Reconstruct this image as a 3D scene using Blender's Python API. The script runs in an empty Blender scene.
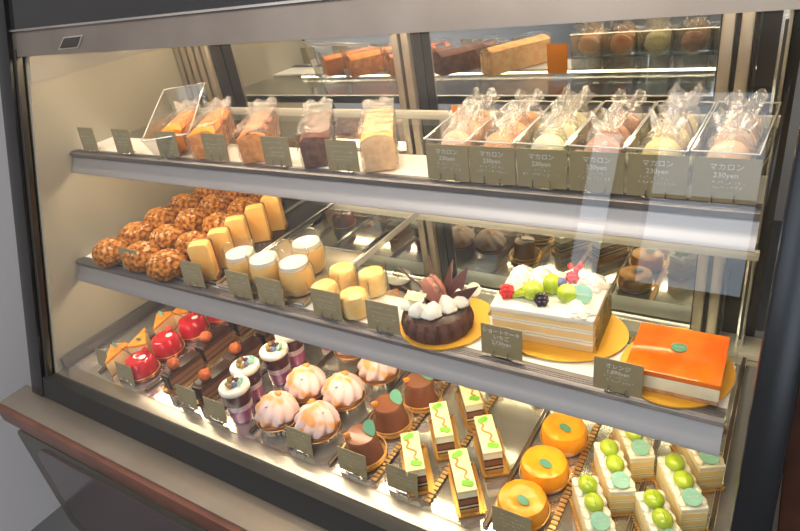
import bpy, bmesh, math, random
from mathutils import Vector, Matrix, noise
random.seed(7)
S = bpy.context.scene
COL = S.collection
PI = math.pi
FLOOR = 0.28           # everything is laid out with the shop floor at this height and lowered at the end

# ------------------------------------------------------------------ camera, world, lights, exposure
cam = bpy.data.cameras.new('camera'); camo = bpy.data.objects.new('camera', cam); COL.objects.link(camo)
cam.sensor_width = 36; cam.lens = 36 * 610.085 / 800; cam.clip_start = .02
_r = Vector((.84385011, .51673397, -.14457868)); _d = Vector((.1447103, -.47862315, -.86601317)); _f = Vector((-.51669712, .70986329, -.47866292))
camo.matrix_world = Matrix(((_r.x, -_d.x, -_f.x, 0), (_r.y, -_d.y, -_f.y, 0), (_r.z, -_d.z, -_f.z, 1.45), (0, 0, 0, 1)))
S.camera = camo
w = bpy.data.worlds.new('world'); S.world = w; w.use_nodes = True
w.node_tree.nodes['Background'].inputs[0].default_value = (.55, .58, .65, 1)
w.node_tree.nodes['Background'].inputs[1].default_value = .5
S.view_settings.view_transform = 'Standard'; S.view_settings.look = 'None'; S.view_settings.gamma = 1
S.view_settings.exposure = 0.30; S.view_settings.use_curve_mapping = False
try:
    S.cycles.max_bounces = 10; S.cycles.transparent_max_bounces = 40; S.cycles.caustics_reflective = False
    S.cycles.use_denoising = True
except Exception: pass
LED_DECK, LED_MID, LED_TOP = 22, 22, 22
CEIL_W = 32
WINDOW_E = 2.6
def area(name, loc, size, sizey, power, color, rot=(0, 0, 0)):
    l = bpy.data.lights.new(name, 'AREA'); l.shape = 'RECTANGLE'; l.size = size; l.size_y = sizey; l.energy = power; l.color = color
    o = bpy.data.objects.new(name, l); COL.objects.link(o); o.location = loc; o.rotation_euler = rot
    return o
area('ceiling_light', (-.6, -.6, 2.7), 1.6, .8, CEIL_W, (1, .93, .84))

# ------------------------------------------------------------------ materials
MATS = {}
def mat(name, col, rough=.5, metal=0, col2=None, scale=30, bump=0, bscale=60, spec=.5, sss=0, emit=0, ramp=(.4, .6), coat=0, detail=3):
    if name in MATS: return MATS[name]
    m = bpy.data.materials.new(name); m.use_nodes = True; nt = m.node_tree; b = nt.nodes['Principled BSDF']
    b.inputs['Base Color'].default_value = (*col, 1); b.inputs['Roughness'].default_value = rough; b.inputs['Metallic'].default_value = metal
    b.inputs['Specular IOR Level'].default_value = spec
    if coat: b.inputs['Coat Weight'].default_value = coat; b.inputs['Coat Roughness'].default_value = .08
    if sss:
        b.inputs['Subsurface Weight'].default_value = sss; b.inputs['Subsurface Scale'].default_value = .006
        b.inputs['Subsurface Radius'].default_value = (1, .7, .45)
    if emit:
        b.inputs['Emission Color'].default_value = (*col, 1); b.inputs['Emission Strength'].default_value = emit
    tc = nt.nodes.new('ShaderNodeTexCoord')
    if col2:
        n = nt.nodes.new('ShaderNodeTexNoise'); n.inputs['Scale'].default_value = scale; n.inputs['Detail'].default_value = detail
        r = nt.nodes.new('ShaderNodeValToRGB'); r.color_ramp.elements[0].position = ramp[0]; r.color_ramp.elements[1].position = ramp[1]
        r.color_ramp.elements[0].color = (*col, 1); r.color_ramp.elements[1].color = (*col2, 1)
        nt.links.new(tc.outputs['Object'], n.inputs['Vector']); nt.links.new(n.outputs['Fac'], r.inputs[0]); nt.links.new(r.outputs[0], b.inputs['Base Color'])
    if bump:
        n = nt.nodes.new('ShaderNodeTexNoise'); n.inputs['Scale'].default_value = bscale; n.inputs['Detail'].default_value = 4
        bp = nt.nodes.new('ShaderNodeBump'); bp.inputs['Strength'].default_value = bump; bp.inputs['Distance'].default_value = .003
        nt.links.new(tc.outputs['Object'], n.inputs['Vector']); nt.links.new(n.outputs['Fac'], bp.inputs['Height']); nt.links.new(bp.outputs[0], b.inputs['Normal'])
    MATS[name] = m; return m
def clear(name, tint=(1, 1, 1), base=.03, k=1.0, rough=.02, bump=0, bscale=60, milky=0, mcol=(1, 1, 1), ior=1.5):
    """thin clear sheet: lets light straight through, reflects by Fresnel"""
    m = bpy.data.materials.new(name); m.use_nodes = True; nt = m.node_tree; nt.nodes.clear()
    out = nt.nodes.new('ShaderNodeOutputMaterial'); mx = nt.nodes.new('ShaderNodeMixShader')
    tr = nt.nodes.new('ShaderNodeBsdfTransparent'); tr.inputs[0].default_value = (*tint, 1)
    gl = nt.nodes.new('ShaderNodeBsdfGlossy'); gl.inputs['Roughness'].default_value = rough
    lw = nt.nodes.new('ShaderNodeLayerWeight'); lw.inputs[0].default_value = .5
    fr = nt.nodes.new('ShaderNodeMath'); fr.operation = 'POWER'; fr.inputs[1].default_value = 4
    nt.links.new(lw.outputs['Facing'], fr.inputs[0])
    ma = nt.nodes.new('ShaderNodeMath'); ma.operation = 'MULTIPLY_ADD'; ma.inputs[1].default_value = k; ma.inputs[2].default_value = base; ma.use_clamp = True
    nt.links.new(fr.outputs[0], ma.inputs[0]); nt.links.new(ma.outputs[0], mx.inputs[0])
    src = tr.outputs[0]
    if milky:
        df = nt.nodes.new('ShaderNodeBsdfDiffuse'); df.inputs[0].default_value = (*mcol, 1)
        m2 = nt.nodes.new('ShaderNodeMixShader'); m2.inputs[0].default_value = milky
        nt.links.new(tr.outputs[0], m2.inputs[1]); nt.links.new(df.outputs[0], m2.inputs[2]); src = m2.outputs[0]
    nt.links.new(src, mx.inputs[1]); nt.links.new(gl.outputs[0], mx.inputs[2]); nt.links.new(mx.outputs[0], out.inputs[0])
    if bump:
        tc = nt.nodes.new('ShaderNodeTexCoord'); n = nt.nodes.new('ShaderNodeTexNoise'); n.inputs['Scale'].default_value = bscale
        n.inputs['Detail'].default_value = 2
        bp = nt.nodes.new('ShaderNodeBump'); bp.inputs['Strength'].default_value = bump; bp.inputs['Distance'].default_value = .006
        nt.links.new(tc.outputs['Object'], n.inputs['Vector']); nt.links.new(n.outputs['Fac'], bp.inputs['Height'])
        nt.links.new(bp.outputs[0], gl.inputs['Normal']); nt.links.new(bp.outputs[0], lw.inputs['Normal'])
    MATS[name] = m; return m
def layered(name, layers, rough=.6, wob=.0015, bump=.3, axis='Z'):
    """horizontal layers of a cut cake: layers = [(top height in metres, colour), ...] from the bottom up"""
    m = bpy.data.materials.new(name); m.use_nodes = True; nt = m.node_tree; b = nt.nodes['Principled BSDF']
    b.inputs['Roughness'].default_value = rough
    tc = nt.nodes.new('ShaderNodeTexCoord'); sp = nt.nodes.new('ShaderNodeSeparateXYZ')
    n = nt.nodes.new('ShaderNodeTexNoise'); n.inputs['Scale'].default_value = 120
    ad = nt.nodes.new('ShaderNodeMath'); ad.operation = 'MULTIPLY_ADD'; ad.inputs[1].default_value = wob * 2
    top = layers[-1][0]
    mp = nt.nodes.new('ShaderNodeMath'); mp.operation = 'DIVIDE'; mp.inputs[1].default_value = top
    r = nt.nodes.new('ShaderNodeValToRGB'); r.color_ramp.interpolation = 'CONSTANT'
    el = r.color_ramp.elements; el[0].position = 0; el[0].color = (*layers[0][1], 1)
    el.remove(el[1])
    for (z0, _), (z1, c) in zip(layers[:-1], layers[1:]):
        e = el.new(z0 / top); e.color = (*c, 1)
    nt.links.new(tc.outputs['Object'], sp.inputs[0]); nt.links.new(tc.outputs['Object'], n.inputs['Vector'])
    nt.links.new(n.outputs['Fac'], ad.inputs[0]); nt.links.new(sp.outputs[axis], ad.inputs[2]); nt.links.new(ad.outputs[0], mp.inputs[0])
    nt.links.new(mp.outputs[0], r.inputs[0]); nt.links.new(r.outputs[0], b.inputs['Base Color'])
    bp = nt.nodes.new('ShaderNodeBump'); bp.inputs['Strength'].default_value = bump; bp.inputs['Distance'].default_value = .001
    n2 = nt.nodes.new('ShaderNodeTexNoise'); n2.inputs['Scale'].default_value = 500
    nt.links.new(tc.outputs['Object'], n2.inputs['Vector']); nt.links.new(n2.outputs['Fac'], bp.inputs['Height']); nt.links.new(bp.outputs[0], b.inputs['Normal'])
    MATS[name] = m; return m

mat('black_metal', (.012, .013, .016), .22); mat('black_gloss', (.02, .02, .022), .12)
mat('steel', (.50, .48, .45), .34, 1, (.56, .54, .51), 8, .05, 4)
mat('header_steel', (.27, .23, .20), .38, .8, (.31, .27, .235), 8)
mat('steel_bright', (.75, .74, .71), .22, 1)
mat('rail_metal', (.36, .35, .36), .40, .5); mat('rail_dark', (.22, .21, .22), .4, .8)
mat('ledge_steel', (.40, .34, .28), .40, .75, (.45, .39, .32), 6)
mat('wood_front', (.13, .052, .036), .4, 0, (.17, .07, .048), 14, .08, 30)
mat('panel_cream', (.40, .37, .29), .45)
mat('case_ceiling', (.34, .32, .28), .5)
mat('post_bronze', (.42, .36, .28), .3, .7); mat('post_dark', (.07, .065, .06), .35, .5)
mat('sill_white', (.75, .72, .64), .35)
mat('mirror', (.72, .73, .70), .02, 1)
mat('deck_mirror', (.62, .58, .52), .10, .75)
mat('opal', (.85, .83, .78), .3)
mat('cabinet_glass', (.085, .065, .07), .12, 0, None); mat('cabinet_frame', (.075, .07, .055), .35)
mat('tray_black', (.03, .03, .035), .15, .3); mat('tray_tan', (.62, .55, .42), .22, .6)
mat('chrome', (.8, .8, .8), .12, 1)
mat('sign_card', (.27, .22, .115), .55, 0, (.30, .25, .135), 20); mat('chalk', (.62, .62, .58), .7)
mat('orange_card', (.85, .30, .04), .6); mat('ink', (.05, .03, .02), .7); mat('paper_white', (.8, .78, .74), .6)
mat('gold', (.78, .42, .10), .28, .75); mat('gold_board', (.93, .50, .045), .34, .35)
mat('gold_lace', (.62, .36, .12), .35, .8); mat('divider_brown', (.16, .11, .07), .25, .5)
mat('led', (1, .90, .74), .5, emit=0)
def led(name, e):
    m = bpy.data.materials.new(name); m.use_nodes = True; b = m.node_tree.nodes['Principled BSDF']
    b.inputs['Base Color'].default_value = (1, 1, 1, 1); b.inputs['Emission Color'].default_value = (1, .80, .54, 1); b.inputs['Emission Strength'].default_value = e
    MATS[name] = m
led('led_deck', LED_DECK); led('led_mid', LED_MID); led('led_top', LED_TOP)
clear('front_glass', (.98, .98, .97), .06, 1.0, .0)
clear('shelf_glass', (.93, .96, .94), .04, 1.0, .01)
clear('acrylic', (.97, .98, .97), .04, 1.0, .03, milky=.02)
clear('acrylic_edge', (.85, .87, .84), .2, 1, .15, milky=.55, mcol=(.9, .88, .82))
clear('film', (1, .99, .98), .025, 1.0, .14, bump=.8, bscale=90)
clear('film_bag', (1, .99, .97), .09, 1.2, .16, bump=1, bscale=90, milky=.06, mcol=(1, .95, .9))
clear('film_seal', (1, .98, .96), .22, 1.2, .18, bump=1, bscale=120, milky=.30, mcol=(1, .96, .92))
clear('cup_clear', (.96, .94, .91), .06, 1.2, .06, milky=.14, mcol=(.9, .82, .7))
clear('cup_amber', (.92, .74, .50), .14, 1.2, .12, milky=.35, mcol=(.75, .55, .30))
clear('cup_glass', (.97, .97, .96), .04, 1.2, .02)
# foods
mat('puff_crust', (.21, .058, .009), .95, 0, (.58, .24, .05), 130, 1.0, 190, ramp=(.40, .60), spec=.1); mat('sugar', (.62, .42, .24), .9, spec=.2)
mat('sponge_yellow', (.92, .50, .12), .7, 0, (.95, .58, .18), 30, .3, 200, sss=.1); mat('crust_brown', (.22, .075, .02), .6, 0, (.32, .12, .03), 60)
mat('cream', (.90, .83, .62), .45, 0, (.93, .87, .70), 20, .15, 50, sss=.15); mat('cream_white', (.84, .81, .72), .45, sss=.1)
mat('custard', (.93, .58, .20), .4, 0, None, sss=.1); mat('milk_top', (.93, .88, .78), .3, sss=.1)
mat('souffle', (.95, .62, .20), .6, 0, (.97, .74, .34), 40, .3, 80, sss=.1)
mat('choc_dark', (.035, .013, .008), .35, 0, (.055, .022, .012), 40, .2, 90); mat('choc_cake', (.075, .024, .012), .6, 0, (.11, .038, .018), 70, .8, 160)
mat('choc_milk', (.23, .075, .030), .25, 0, (.27, .09, .036), 20, coat=.25); mat('choc_black', (.010, .007, .007), .25)
mat('choc_plate', (.10, .035, .03), .35); mat('choc_side', (.20, .085, .035), .5, 0, (.26, .12, .05), 60, .3, 200)
mat('macaron', (.40, .14, .10), .6, 0, (.45, .17, .12), 60); mat('macaron_fill', (.25, .10, .07), .7, 0, (.5, .3, .2), 200)
mat('gold_leaf', (.95, .72, .25), .35, .4, (.9, .85, .6), 60)
mat('orange_glaze', (.85, .14, .003), .10, 0, (.92, .20, .006), 25, .1, 30, coat=.6); mat('cheese', (.93, .84, .62), .6, 0, (.90, .78, .52), 40, .2, 200)
mat('biscuit', (.45, .22, .09), .8, 0, (.6, .33, .15), 120, .5, 200)
mat('orange_tart', (.92, .34, .008), .30, 0, (.98, .42, .02), 30, .08, 40, coat=.15)
mat('red_glaze', (.60, .008, .022), .08, coat=1); mat('white_flower', (.93, .88, .85), .5); mat('twig', (.12, .05, .02), .6)
mat('mint', (.22, .46, .33), .5, 0, (.27, .52, .38), 60); mat('mint_dark', (.10, .30, .18), .5); mat('leaf_lime', (.20, .55, .04), .5)
mat('grape', (.36, .50, .02), .15, 0, (.46, .58, .04), 30, coat=.4, sss=.1); mat('grape_seam', (.28, .42, .02), .4); mat('apricot', (.85, .30, .03), .35)
mat('raspberry', (.65, .02, .02), .35, 0, (.8, .05, .04), 200, .6, 200); mat('blackberry', (.02, .015, .03), .3); mat('blueberry', (.12, .14, .32), .5)
mat('currant', (.75, .02, .01), .12); mat('olive_berry', (.38, .27, .04), .2, 0, (.22, .10, .04), 100); mat('dark_berry', (.14, .03, .03), .2)
mat('jelly_purple', (.50, .05, .24), .2, 0, (.62, .12, .34), 30); mat('jelly_dark', (.09, .012, .02), .2); mat('pink_cream', (.85, .60, .68), .4)
mat('meringue', (.84, .62, .58), .5, 0, (.85, .38, .12), 42, .1, 60, ramp=(.52, .62), sss=.1, detail=1); mat('tart_shell', (.36, .12, .03), .6, 0, (.50, .20, .06), 90, .4, 150)
mat('printed_green', (.32, .26, .06), .5); mat('truffle', (.55, .13, .03), .8, 0, (.42, .09, .02), 150, .4, 200); mat('amber_sauce', (.62, .30, .05), .15)
mat('pistachio_cream', (.88, .80, .42), .35)
mat('wedge_side', (.85, .60, .30), .7, 0, (.90, .68, .38), 60, .3, 200); mat('wedge_top', (.85, .27, .03), .25, 0, (.9, .38, .06), 50)
mat('pound_orange', (.92, .24, .008), .45, 0, (.98, .34, .02), 40, .4, 60); mat('pound_red', (.85, .20, .03), .35, 0, (.05, .015, .01), 26, .3, 60, ramp=(.50, .56))
mat('pound_side', (.62, .24, .07), .8, 0, (.76, .36, .12), 80, .5, 160); mat('pound_brown', (.12, .035, .022), .6, 0, (.20, .08, .055), 50, .4, 60); mat('pound_dark', (.10, .045, .035), .7, 0, (.18, .09, .06), 80, .4, 120)
mat('pound_pale', (.88, .52, .22), .7, 0, (.70, .32, .09), 60, .5, 90, ramp=(.5, .7)); mat('pound_pale_side', (.85, .52, .26), .8, 0, (.92, .64, .38), 80, .4, 120)
for n_, c_, c2_ in (('cookie_peach', (.90, .46, .26), (.95, .62, .42)), ('cookie_orange', (.80, .28, .08), (.88, .42, .16)), ('cookie_lemon', (.90, .82, .36), (.94, .88, .60)),
                    ('cookie_cocoa', (.48, .18, .10), (.70, .36, .24)), ('cookie_yellow', (.93, .66, .16), (.96, .78, .34)), ('cookie_apricot', (.90, .48, .18), (.94, .62, .36))):
    mat(n_, c_, .6, 0, c2_, 50, .4, 90)
mat('room_wall', (.80, .81, .88), .8); mat('room_wall_dim', (.55, .53, .50), .8); mat('room_floor', (.11, .115, .12), .5, 0, (.13, .13, .135), 4); mat('room_ceiling', (.6, .58, .56), .8)
_m = mat('daylight', (.75, .87, 1.0), .5, emit=WINDOW_E)
mat('label_grey', (.10, .09, .085), .6); mat('rubber', (.02, .02, .02), .6)

# ------------------------------------------------------------------ mesh helpers
def new(): return bmesh.new()
def obj(name, bm, m, parent=None, loc=None, rz=0, flat=False, ang=.7):
    me = bpy.data.meshes.new(name); bmesh.ops.recalc_face_normals(bm, faces=bm.faces); bm.to_mesh(me); bm.free()
    ms = m if isinstance(m, (list, tuple)) else [m]
    for x in ms: me.materials.append(MATS[x])
    if not flat:
        for p in me.polygons: p.use_smooth = True
        me.set_sharp_from_angle(angle=ang)
    o = bpy.data.objects.new(name, me); COL.objects.link(o)
    if parent: o.parent = parent
    if loc: o.location = loc
    o.rotation_euler.z = rz
    return o
def thing(name, label, cat, loc=(0, 0, 0), rz=0, group=None):
    o = bpy.data.objects.new(name, None); COL.objects.link(o); o.location = loc; o.rotation_euler = (0, 0, rz); o.empty_display_size = .02
    o['label'] = label; o['category'] = cat
    if group: o['group'] = group
    return o
def tag(o, label, cat, group=None):
    o['label'] = label; o['category'] = cat
    if group: o['group'] = group
    return o
def dup(root, label, loc, rz=0, sc=1, mats=None):
    r = root.copy(); COL.objects.link(r); r.location = loc; r.rotation_euler = (0, 0, rz); r['label'] = label
    r.scale = (sc, sc, sc)
    for ch in list(root.children):
        c = ch.copy(); COL.objects.link(c); c.parent = r
        for g in list(ch.children):
            d = g.copy(); COL.objects.link(d); d.parent = c
    return r
def box(bm, c, s, rot=None, bev=0, mi=0):
    g = bmesh.ops.create_cube(bm, size=1); v = g['verts']
    M = Matrix.Translation(c) @ (rot.to_4x4() if rot else Matrix()) @ Matrix.Diagonal((*s, 1))
    bmesh.ops.transform(bm, matrix=M, verts=v)
    fs = list({f for x in v for f in x.link_faces})
    for f in fs: f.material_index = mi
    if bev:
        es = list({e for x in v for e in x.link_edges})
        bmesh.ops.bevel(bm, geom=es, offset=bev, segments=2, affect='EDGES', profile=.6)
    return bm
def lathe(bm, prof, seg=32, c=(0, 0, 0), fn=None, mi=0):
    rings = []
    for r, z in prof:
        if r < 1e-6: rings.append([bm.verts.new((c[0], c[1], c[2] + z))]); continue
        ring = []
        for i in range(seg):
            a = 2 * PI * i / seg; rr, zz = (fn(a, r, z) if fn else (r, z))
            ring.append(bm.verts.new((c[0] + rr * math.cos(a), c[1] + rr * math.sin(a), c[2] + zz)))
        rings.append(ring)
    for a, b in zip(rings[:-1], rings[1:]):
        for i in range(seg):
            j = (i + 1) % seg
            if len(a) == 1 and len(b) == 1: continue
            if len(a) == 1: f = bm.faces.new((a[0], b[i], b[j]))
            elif len(b) == 1: f = bm.faces.new((a[i], a[j], b[0]))
            else: f = bm.faces.new((a[i], a[j], b[j], b[i]))
            f.material_index = mi
    return bm
def prism(bm, pts, h0, h1, axis='z', mi=0, bev=0):
    """extrude a closed 2D outline; axis z: pts are x,y; axis x: pts are y,z; axis y: pts are x,z"""
    P = {'z': lambda p, h: (p[0], p[1], h), 'x': lambda p, h: (h, p[0], p[1]), 'y': lambda p, h: (p[0], h, p[1])}[axis]
    a = [bm.verts.new(P(p, h0)) for p in pts]; b = [bm.verts.new(P(p, h1)) for p in pts]; n = len(pts); fs = []
    fs.append(bm.faces.new(a)); fs.append(bm.faces.new(b[::-1]))
    for i in range(n): fs.append(bm.faces.new((a[i], a[(i + 1) % n], b[(i + 1) % n], b[i])))
    for f in fs: f.material_index = mi
    if bev:
        es = list(fs[0].edges) + list(fs[1].edges)
        bmesh.ops.bevel(bm, geom=es, offset=bev, segments=2, affect='EDGES', profile=.6)
    return bm
def tube(bm, pts, r, seg=8, mi=0, taper=None):
    pts = [Vector(p) for p in pts]; rings = []
    for i, p in enumerate(pts):
        t = (pts[min(i + 1, len(pts) - 1)] - pts[max(i - 1, 0)]).normalized()
        u = t.cross(Vector((0, 0, 1))); u = u.normalized() if u.length > 1e-4 else Vector((1, 0, 0)); v = t.cross(u)
        rr = r if taper is None else r * (1 + (taper - 1) * i / (len(pts) - 1))
        rings.append([bm.verts.new(p + u * rr * math.cos(2 * PI * k / seg) + v * rr * math.sin(2 * PI * k / seg)) for k in range(seg)])
    for a, b in zip(rings[:-1], rings[1:]):
        for k in range(seg):
            f = bm.faces.new((a[k], a[(k + 1) % seg], b[(k + 1) % seg], b[k])); f.material_index = mi
    for rg in (rings[0][::-1], rings[-1]):
        f = bm.faces.new(rg); f.material_index = mi
    return bm
def blob(bm, c, s, sub=3, amp=0, freq=40, seed=0, mi=0, rot=None):
    g = bmesh.ops.create_icosphere(bm, subdivisions=sub, radius=1)['verts']
    off = Vector((seed * 3.1, seed * 1.7, seed))
    for v in g:
        d = v.co.copy(); k = 1 + amp * (noise.noise(d * freq + off)); co = Vector((d.x * s[0] * k, d.y * s[1] * k, d.z * s[2] * k))
        if rot: co = rot @ co
        v.co = co + Vector(c)
    for f in {f for v in g for f in v.link_faces}: f.material_index = mi
    return bm
def rot(ax, a): return Matrix.Rotation(a, 3, ax)
def crinkle(bm, amp, freq, seed=0):
    off = Vector((seed * 2.3, seed, seed * .7))
    for v in bm.verts: v.co += noise.noise_vector(v.co * freq + off) * amp
def subdiv(bm, n): bmesh.ops.subdivide_edges(bm, edges=bm.edges[:], cuts=n, use_grid_fill=True)

def lx(y): return .398 + (y - .738) * .3486          # where the slanted glass stands at height y
# ------------------------------------------------------------------ the room
def struct(name, bm, m): o = obj(name, bm, m, flat=True); o['kind'] = 'structure'; return o
b = new(); box(b, (0, 0, FLOOR - .05), (2.96, 6.2, .1)); fl = struct('floor', b, 'room_floor'); fl.location = (.0, -.6, 0)
b = new(); box(b, (-1.5, -.6, FLOOR + 1.4), (.06, 6.2, 2.8)); struct('wall_left', b, 'room_wall')
b = new(); box(b, (1.5, -.6, FLOOR + 1.4), (.06, 6.2, 2.8)); struct('wall_right', b, 'room_wall_dim')
b = new(); box(b, (0, 2.5, FLOOR + 1.4), (3.0, .06, 2.8)); struct('wall_back', b, 'room_wall_dim')
b = new(); box(b, (0, -.6, FLOOR + 2.85), (3.0, 6.2, .1)); struct('ceiling', b, 'room_ceiling')
b = new()                                              # shop front behind the camera, with window openings
WINS = [(-1.22, -.98, 1.35, 2.55), (-.78, -.12, 1.5, 2.85), (.2, .9, 1.0, 2.6)]
zb, zt = FLOOR, FLOOR + 2.8; yb = -3.05
xs = [-1.5] + [q for W_ in WINS for q in W_[:2]] + [1.5]
for i in range(0, len(xs), 2): box(b, ((xs[i] + xs[i + 1]) / 2, yb, (zb + zt) / 2), (xs[i + 1] - xs[i], .1, zt - zb))
for x0, x1, z0, z1 in WINS:
    box(b, ((x0 + x1) / 2, yb, (zb + z0) / 2), (x1 - x0, .1, z0 - zb)); box(b, ((x0 + x1) / 2, yb, (zt + z1) / 2), (x1 - x0, .1, zt - z1))
struct('wall_front', b, 'room_wall_dim')
for i, (x0, x1, z0, z1) in enumerate(WINS):
    b = new(); box(b, ((x0 + x1) / 2, yb, (z0 + z1) / 2), (x1 - x0, .02, z1 - z0)); o = struct('window_%d' % (i + 1), b, 'daylight')
    f = new()
    for xx in (x0 + .012, x1 - .012): box(f, (xx, yb + .03, (z0 + z1) / 2), (.024, .04, z1 - z0))
    for zz in (z0 + .012, z1 - .012, z0 + (z1 - z0) * .45): box(f, ((x0 + x1) / 2, yb + .03, zz), (x1 - x0 - .048, .039, .024))
    obj('window_frame', f, 'post_dark', o)

# ------------------------------------------------------------------ the display case
case = thing('display_case', 'black framed refrigerated glass display case with steel ledge and brown wooden front', 'display case', (-.62, .7, FLOOR))
def cobj(name, bm, m, lab=None, par=None, flat=False):
    o = obj(name, bm, m, par or case, flat=flat)
    if not par: o.location = (.62, -.7, -FLOOR)
    if lab: o['label'] = lab
    return o
XL, XR = -1.22, .004
b = new(); box(b, (-.6, .70, .50), (1.38, .72, .34)); cobj('cabinet_body', b, 'cabinet_frame')           # z .33-.67
b = new(); box(b, (-.6, .70, .305), (1.28, .60, .05)); cobj('plinth', b, 'rubber')
# the cabinet door: rounded inner panel
def rrect(x0, z0, x1, z1, r, n=6):
    P = []
    for cx, cz, a0 in ((x1 - r, z1 - r, 0), (x0 + r, z1 - r, PI / 2), (x0 + r, z0 + r, PI), (x1 - r, z0 + r, 1.5 * PI)):
        for k in range(n + 1): a = a0 + PI / 2 * k / n; P.append((cx + r * math.cos(a), cz + r * math.sin(a)))
    return P
b = new(); prism(b, rrect(-1.295, .345, -.02, .662, .03), .327, .342, 'y'); cobj('front_frame', b, 'cabinet_frame')
b = new(); prism(b, rrect(-1.235, .385, -.08, .640, .05), .322, .3275, 'y'); cobj('front_panel', b, 'cabinet_glass', 'dark glossy front panel with rounded corners')
b = new(); box(b, (-.60, .348, .691), (1.45, .046, .040), bev=.004); cobj('wooden_rail', b, 'wood_front', 'reddish brown wooden rail')
b = new(); box(b, (.088, .72, .691), (.070, .70, .044), bev=.004); cobj('wooden_rail', b, 'wood_front', 'reddish brown wooden rail on the right side')
b = new(); box(b, (-.637, .365, .7115), (1.370, .060, .007), bev=.001); cobj('front_ledge', b, 'ledge_steel', 'brushed steel ledge')
b = new(); box(b, (.04, .72, .7112), (.026, .65, .007), bev=.001); cobj('side_ledge', b, 'ledge_steel')
# slanted bottom band, header band, side pillars: all lie along the leaning glass
sl = math.atan(.3486)
def slant(bm, x0, x1, z0, z1, t, off=0, bev=0, mi=0):
    """bar following the glass lean between heights z0 and z1, t thick behind, off in front"""
    pts = [(lx(z0) - off, z0), (lx(z1) - off, z1), (lx(z1) - off + t, z1), (lx(z0) - off + t, z0)]
    return prism(bm, pts, x0, x1, 'x', mi, bev)
b = new(); slant(b, XL - .016, XR, .716, .756, .022, .004, .0015); cobj('lower_frame', b, 'rubber')
b = new(); slant(b, XL - .062, XL - .016, .716, 1.50, .03, .006, .004); cobj('side_frame', b, 'black_metal')
b = new(); slant(b, XR - .003, XR + .030, .716, 1.60, .035, .006, .004); cobj('side_frame', b, 'black_metal')
b = new(); slant(b, XL - .016, XL - .006, .75, 1.36, .012, -.002, .001); cobj('inner_trim', b, 'post_dark')
b = new(); slant(b, XL - .016, XR, 1.347, 1.389, .02, -.004); cobj('header_band', b, 'header_steel')
b = new(); slant(b, XL - .016, XR, 1.389, 1.392, .02, .001); cobj('header_edge', b, 'steel')
b = new(); slant(b, XL - .016, XR, 1.392, 1.60, .02, -.003); cobj('top_fascia', b, 'black_gloss')
b = new(); box(b, (-.61, .87, 1.44), (1.26, .30, .10)); cobj('top_cover', b, 'black_gloss')
# sticker on the header
b = new(); st = [(-1.087, 1.3545), (-1.026, 1.3555), (-1.010, 1.374), (-1.068, 1.373)]
def on_glass(x, z, off): return (x, lx(z) + .004 - off, z)
f_ = [b.verts.new(on_glass(x, z, .0012)) for x, z in st]; b.faces.new(f_); bmesh.ops.solidify(b, geom=b.faces[:], thickness=.0006)
stk = cobj('sticker', b, 'chalk', 'small label with a pale border', flat=True)
b = new(); cx_ = sum(x for x, z in st) / 4; cz_ = sum(z for x, z in st) / 4
f_ = [b.verts.new(on_glass(cx_ + (x - cx_) * .86, cz_ + (z - cz_) * .80, .0022)) for x, z in st]; b.faces.new(f_)
bmesh.ops.solidify(b, geom=b.faces[:], thickness=.0004); cobj('label_face', b, 'label_grey', par=stk, flat=True)
# front glass
b = new(); v = [b.verts.new((x, lx(z) + .010, z)) for x, z in ((XL - .012, .752), (XR, .752), (XR, 1.36), (XL - .012, 1.36))]
b.faces.new(v); cobj('front_glass', b, 'front_glass', flat=True)
# inside walls
b = new(); prism(b, [(lx(.73) + .02, .73), (lx(1.362) + .02, 1.362), (1.02, 1.362), (1.02, .73)], XL - .03, XL, 'x'); cobj('left_wall', b, 'panel_cream', 'cream coloured inner side wall')
b = new(); prism(b, [(lx(.73) + .03, .73), (lx(1.362) + .03, 1.362), (1.02, 1.362), (1.02, .73)], XR, XR + .02, 'x'); cobj('right_wall', b, 'panel_cream')
b = new(); prism(b, [(lx(1.362) + .016, 1.362), (lx(1.375) + .016, 1.375), (1.02, 1.375), (1.02, 1.362)], XL, XR, 'x'); cobj('inner_ceiling', b, 'case_ceiling')
b = new(); prism(b, [(lx(1.297) + .022, 1.297), (lx(1.362) + .022, 1.362), (.94, 1.362), (.94, 1.297)], XL, XL + .002, 'x'); cobj('upper_side_panel', b, 'case_ceiling', 'dark strip along the top of the inner side wall')
b = new(); box(b, (-.608, .735, .744), (1.222, .57, .02)); cobj('deck', b, 'deck_mirror', 'polished steel deck')
b = new(); prism(b, [(.450, .7542), (.450, .7565), (.445, .7575), (lx(.757) + .018, .757), (lx(.75) + .018, .75), (.452, .75)], XL, XR, 'x'); cobj('deck_trim', b, 'steel', 'satin steel front trim of the deck')
b = new(); box(b, (-.608, .957, .760), (1.222, .052, .012), bev=.002); cobj('door_sill', b, 'sill_white')
b = new(); box(b, (XL + .006, .69, .770), (.010, .50, .026), bev=.002); box(b, (XL + .012, .69, .757), (.014, .50, .006)); cobj('side_skirting', b, 'rail_dark')
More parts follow.
